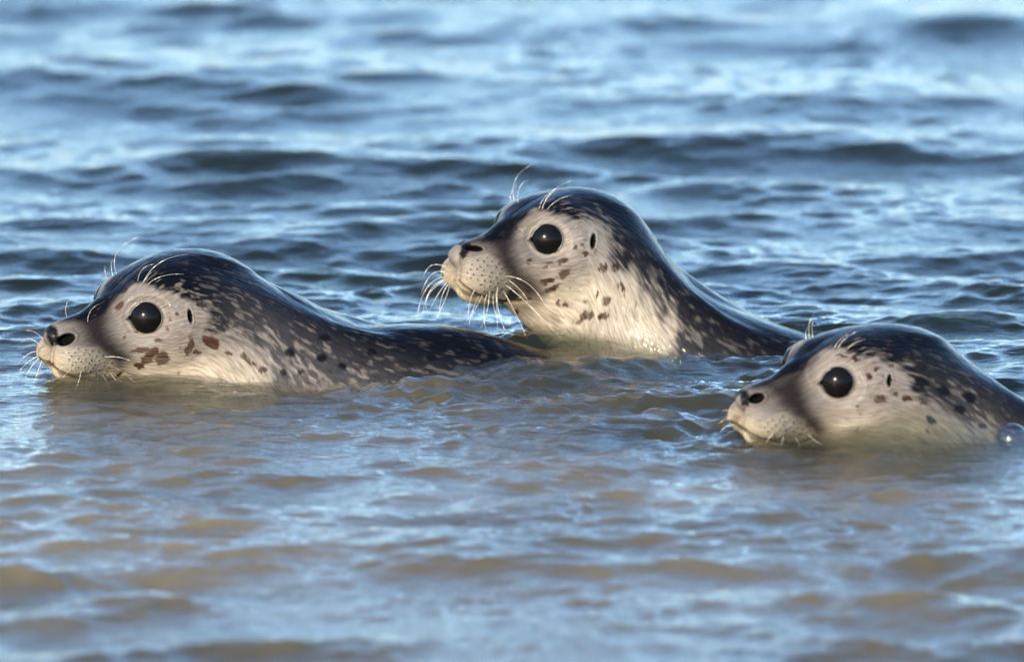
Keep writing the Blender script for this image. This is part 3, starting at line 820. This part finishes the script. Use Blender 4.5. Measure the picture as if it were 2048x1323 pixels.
    # eyes, lids
    for side in (1, -1):
        mir = np.array([1, side, 1.0])
        c = (E - ne * 11.8) * mir
        cw_ = sh['tow'](c) - base
        eye = link('eye', sphere(cw_, 0.0200 * g['scale'], 64, 40), m_eye, root)
        an = np.linspace(0, 2 * math.pi, 73)
        ringp = []
        for t in an:
            ca_, sa_ = math.cos(t), math.sin(t)
            ext = 1.0 + 0.20 * math.exp(-((ca_ * RX - RX) / 2.2) ** 2 - ((sa_ * RY + 2.0) / 2.5) ** 2)
            ringp.append(sh['tow']((E + tcr * ca_ * RX * 1.02 * ext + tup * sa_ * RY * 1.02 + ne * 0.5) * mir) - base)
        link('eyelid', tube(ringp, np.full(73, 0.0011 * g['scale']), 8), m_lid, root)
    # nostril and ear linings: the skin of the pits, a hair's breadth proud of the body
    nn2 = grid_normals(V)
    if ((V - V.mean(1, keepdims=True)) * nn2).sum() < 0: nn2 = -nn2
    for nm_, mask in (('nostril', (nq < 0.98) & (X > 55)), ('ear_opening', (eq < 1.0) & (earm > 0.5))):
        for side in (0, 1):
            sel = mask.copy()
            if side == 0: sel[:, half:] = False; sel[:, 0] = False
            else: sel[:, :half + 1] = False
            fsel = sel[:-1] & np.roll(sel, -1, 1)[:-1] & sel[1:] & np.roll(sel, -1, 1)[1:]
            fi = np.where(fsel.ravel())[0]
            if not len(fi): continue
            FF = F[fi]; uq, inv = np.unique(FF, return_inverse=True)
            PV = (L + nn2 * 0.0003).reshape(-1, 3)[uq]
            link(nm_, mesh_from(nm_, PV, inv.reshape(-1, 4)), m_pit, root)
    # whiskers
    Lw = V.reshape(-1, 3); Un, Wn = plan(V)
    leftm = np.zeros(V.shape[:2], bool); leftm[:, 1:half] = True; leftm &= (X > -60) & (hq[..., 2] > -75) & (onhead > 0.5)
    rightm = np.zeros(V.shape[:2], bool); rightm[:, half + 1:] = True; rightm &= (X > -60) & (hq[..., 2] > -75) & (onhead > 0.5)
    for wi, (side, r0, r1, r2, outw) in enumerate(WHISKERS[kind]):
        msk = leftm if side == 'n' else rightm
        facing = (nn2 @ VF) < (0.0 if side == 'n' else 0.6)
        cost = np.where(msk & facing, np.hypot(Un - r0[0], Wn - r0[1]), 1e9)
        i = int(cost.argmin()); p0 = Lw[i]; nv0 = nn2.reshape(-1, 3)[i]
        u0, w0 = Un.ravel()[i], Wn.ravel()[i]
        mm = s_px / fs
        def lift(p, o): return p0 + VR * (p[0] - u0) * mm - VU * (p[1] - w0) * mm - VF * o * 0.001 * (1 if side == 'n' else -0.3)
        p1, p2 = lift(r1, outw * 0.7), lift(r2, outw)
        ctl = 2 * p1 - 0.5 * (p0 + p2)
        t = np.linspace(0, 1, 22)[:, None]
        pts = (1 - t) ** 2 * (p0 - nv0 * 0.0015) + 2 * t * (1 - t) * ctl + t ** 2 * p2
        brow = r2[1] < r0[1] - 60
        rw = (0.00017 if brow else 0.00024)
        rad = rw * (1 - 0.72 * t[:, 0])
        for b in rg.choice(np.arange(3, 20), 3 if brow else 4, replace=False):       # water beads
            rad[b] = rad[b] * 1.3 + 0.00018
        name = 'brow_whisker' if brow else 'whisker'
        link(name, tube(pts - base, rad, 6), m_whd if (kind == 'left' and not brow and wi % 3 == 1) else m_whi, root)
    return root

for kind in ('left', 'middle', 'right'):
    build_seal(kind)

# ------------------------------------------------------------------ the water answers to the bodies: meniscus and small ringing ripples at the skin
from mathutils import kdtree
if 'sea_water' in bpy.data.objects:
    me = bpy.data.objects['sea_water'].data
    n = len(me.vertices)
    co = np.zeros(n * 3, np.float32); me.vertices.foreach_get('co', co); co = co.reshape(-1, 3).astype(float)
    near = np.where((np.abs(co[:, 0]) < 0.9) & (co[:, 1] > -1.2) & (co[:, 1] < 0.6))[0]
    wl = []
    for W in WATERLINES:
        wl.append(W[np.abs(W[:, 2]) < 0.012][::3])
    wl = np.vstack(wl)
    kd = kdtree.KDTree(len(wl))
    for i, p in enumerate(wl): kd.insert((p[0], p[1], 0), i)
    kd.balance()
    dd = np.array([kd.find((co[i, 0], co[i, 1], 0))[2] for i in near])
    x, y = co[near, 0], co[near, 1]
    dw = dd + 0.006 * vnoise(x * 30, y * 30, seed=201) + 0.003 * vnoise(x * 80, y * 80, seed=202)
    md = np.clip(0.6 + 0.9 * vnoise(x * 14, y * 14, seed=203), 0, 1.6)
    dz = 0.0032 * md * np.cos(2 * math.pi * dw / 0.017) * np.exp(-dd / 0.035) * sstep(0.0, 0.006, dd)
    dz += 0.0022 * np.exp(-dd / 0.004)
    dz += 0.0018 * fbm(x * 75, y * 90, seed=204, o=2) * np.exp(-dd / 0.03)
    co[near, 2] += dz
    me.vertices.foreach_set('co', co.astype(np.float32).ravel()); me.update()

# ------------------------------------------------------------------ air bubbles afloat
m_bub, nt, out = new_mat('bubble_film')
fr = N(nt, 'ShaderNodeFresnel'); fr.inputs['IOR'].default_value = 1.45
gl = N(nt, 'ShaderNodeBsdfGlossy'); gl.inputs['Roughness'].default_value = 0.02
tr = N(nt, 'ShaderNodeBsdfTransparent'); tr.inputs['Color'].default_value = (0.90, 0.92, 0.93, 1)
no = N(nt, 'ShaderNodeTexNoise'); no.inputs['Scale'].default_value = 60
geo = N(nt, 'ShaderNodeNewGeometry')
ior = N(nt, 'ShaderNodeMix'); ior.data_type = 'FLOAT'; ior.inputs[2].default_value = 1.45; ior.inputs[3].default_value = 1 / 1.45
nt.links.new(geo.outputs['Backfacing'], ior.inputs[0]); nt.links.new(ior.outputs[0], fr.inputs['IOR'])
mr = N(nt, 'ShaderNodeMapRange'); mr.inputs[3].default_value = 0.6; mr.inputs[4].default_value = 1.3
mm_ = N(nt, 'ShaderNodeMath'); mm_.operation = 'MULTIPLY'
mx = N(nt, 'ShaderNodeMixShader')
nt.links.new(no.outputs[0], mr.inputs[0]); nt.links.new(mr.outputs[0], mm_.inputs[0]); nt.links.new(fr.outputs[0], mm_.inputs[1])
nt.links.new(mm_.outputs[0], mx.inputs[0]); nt.links.new(tr.outputs[0], mx.inputs[1]); nt.links.new(gl.outputs[0], mx.inputs[2])
nt.links.new(mx.outputs[0], out.inputs['Surface'])

def dome_mesh(r, nu=40, nv=14):
    V = [(0, 0, r)]; F = []
    for i in range(1, nv + 1):
        t = math.pi * 0.56 * i / nv
        for j in range(nu):
            p = 2 * math.pi * j / nu
            V.append((r * math.sin(t) * math.cos(p), r * math.sin(t) * math.sin(p), r * math.cos(t)))
    for j in range(nu): F.append((0, 1 + j, 1 + (j + 1) % nu))
    for i in range(nv - 1):
        for j in range(nu):
            a = 1 + i * nu
            F.append((a + j, a + nu + j, a + nu + (j + 1) % nu, a + (j + 1) % nu))
    # a low foot where the water climbs the film
    a = 1 + (nv - 1) * nu
    b0 = len(V); zb = V[a][2]
    for j in range(nu):
        p = 2 * math.pi * j / nu
        V.append((r * 1.22 * math.cos(p), r * 1.22 * math.sin(p), zb - 0.10 * r))
    for j in range(nu): F.append((a + j, b0 + j, b0 + (j + 1) % nu, a + (j + 1) % nu))
    me = bpy.data.meshes.new('bubble'); me.from_pydata(V, [], F); me.polygons.foreach_set('use_smooth', [True] * len(F)); me.update()
    return me

def surface_z(x, y):
    if 'sea_water' not in bpy.data.objects: return 0.0
    i = int(np.argmin((co[near, 0] - x) ** 2 + (co[near, 1] - y) ** 2))
    return float(co[near[i], 2])
def bubble(px, py, r, label, group=None):
    p = on_water(px, py, 0.004)
    o = link('air_bubble', dome_mesh(r), m_bub)
    o.location = (p[0], p[1], surface_z(p[0], p[1]) + 0.1 * r)
    o['label'] = label; o['category'] = 'bubble'
    if group: o['group'] = group
bubble(2024, 872, 0.0155, 'large clear round air bubble on the water behind the neck of the nearest seal')
near_flank = 'of three tiny bubbles below the left seal\'s back'
for px, py, r, which in [(818, 786, .0022, 'leftmost'), (830, 782, .0030, 'middle, largest'), (840, 778, .0018, 'rightmost')]:
    bubble(px, py, r, which + ' ' + near_flank, 'tiny bubbles below the back of the left seal')
mid = 'of three tiny bubbles on open water left of the nearest seal'
for px, py, r, which in [(1090, 788, .0020, 'leftmost'), (1101, 787, .0016, 'middle, smallest'), (1113, 785, .0022, 'rightmost')]:
    bubble(px, py, r, which + ' ' + mid, 'tiny bubbles on the open churned water')
bubble(1034, 800, .0026, 'single tiny bright bubble alone on the water between the two trios')
bubble(1494, 872, .0024, 'tiny bubble clinging just under the lip of the nearest seal')
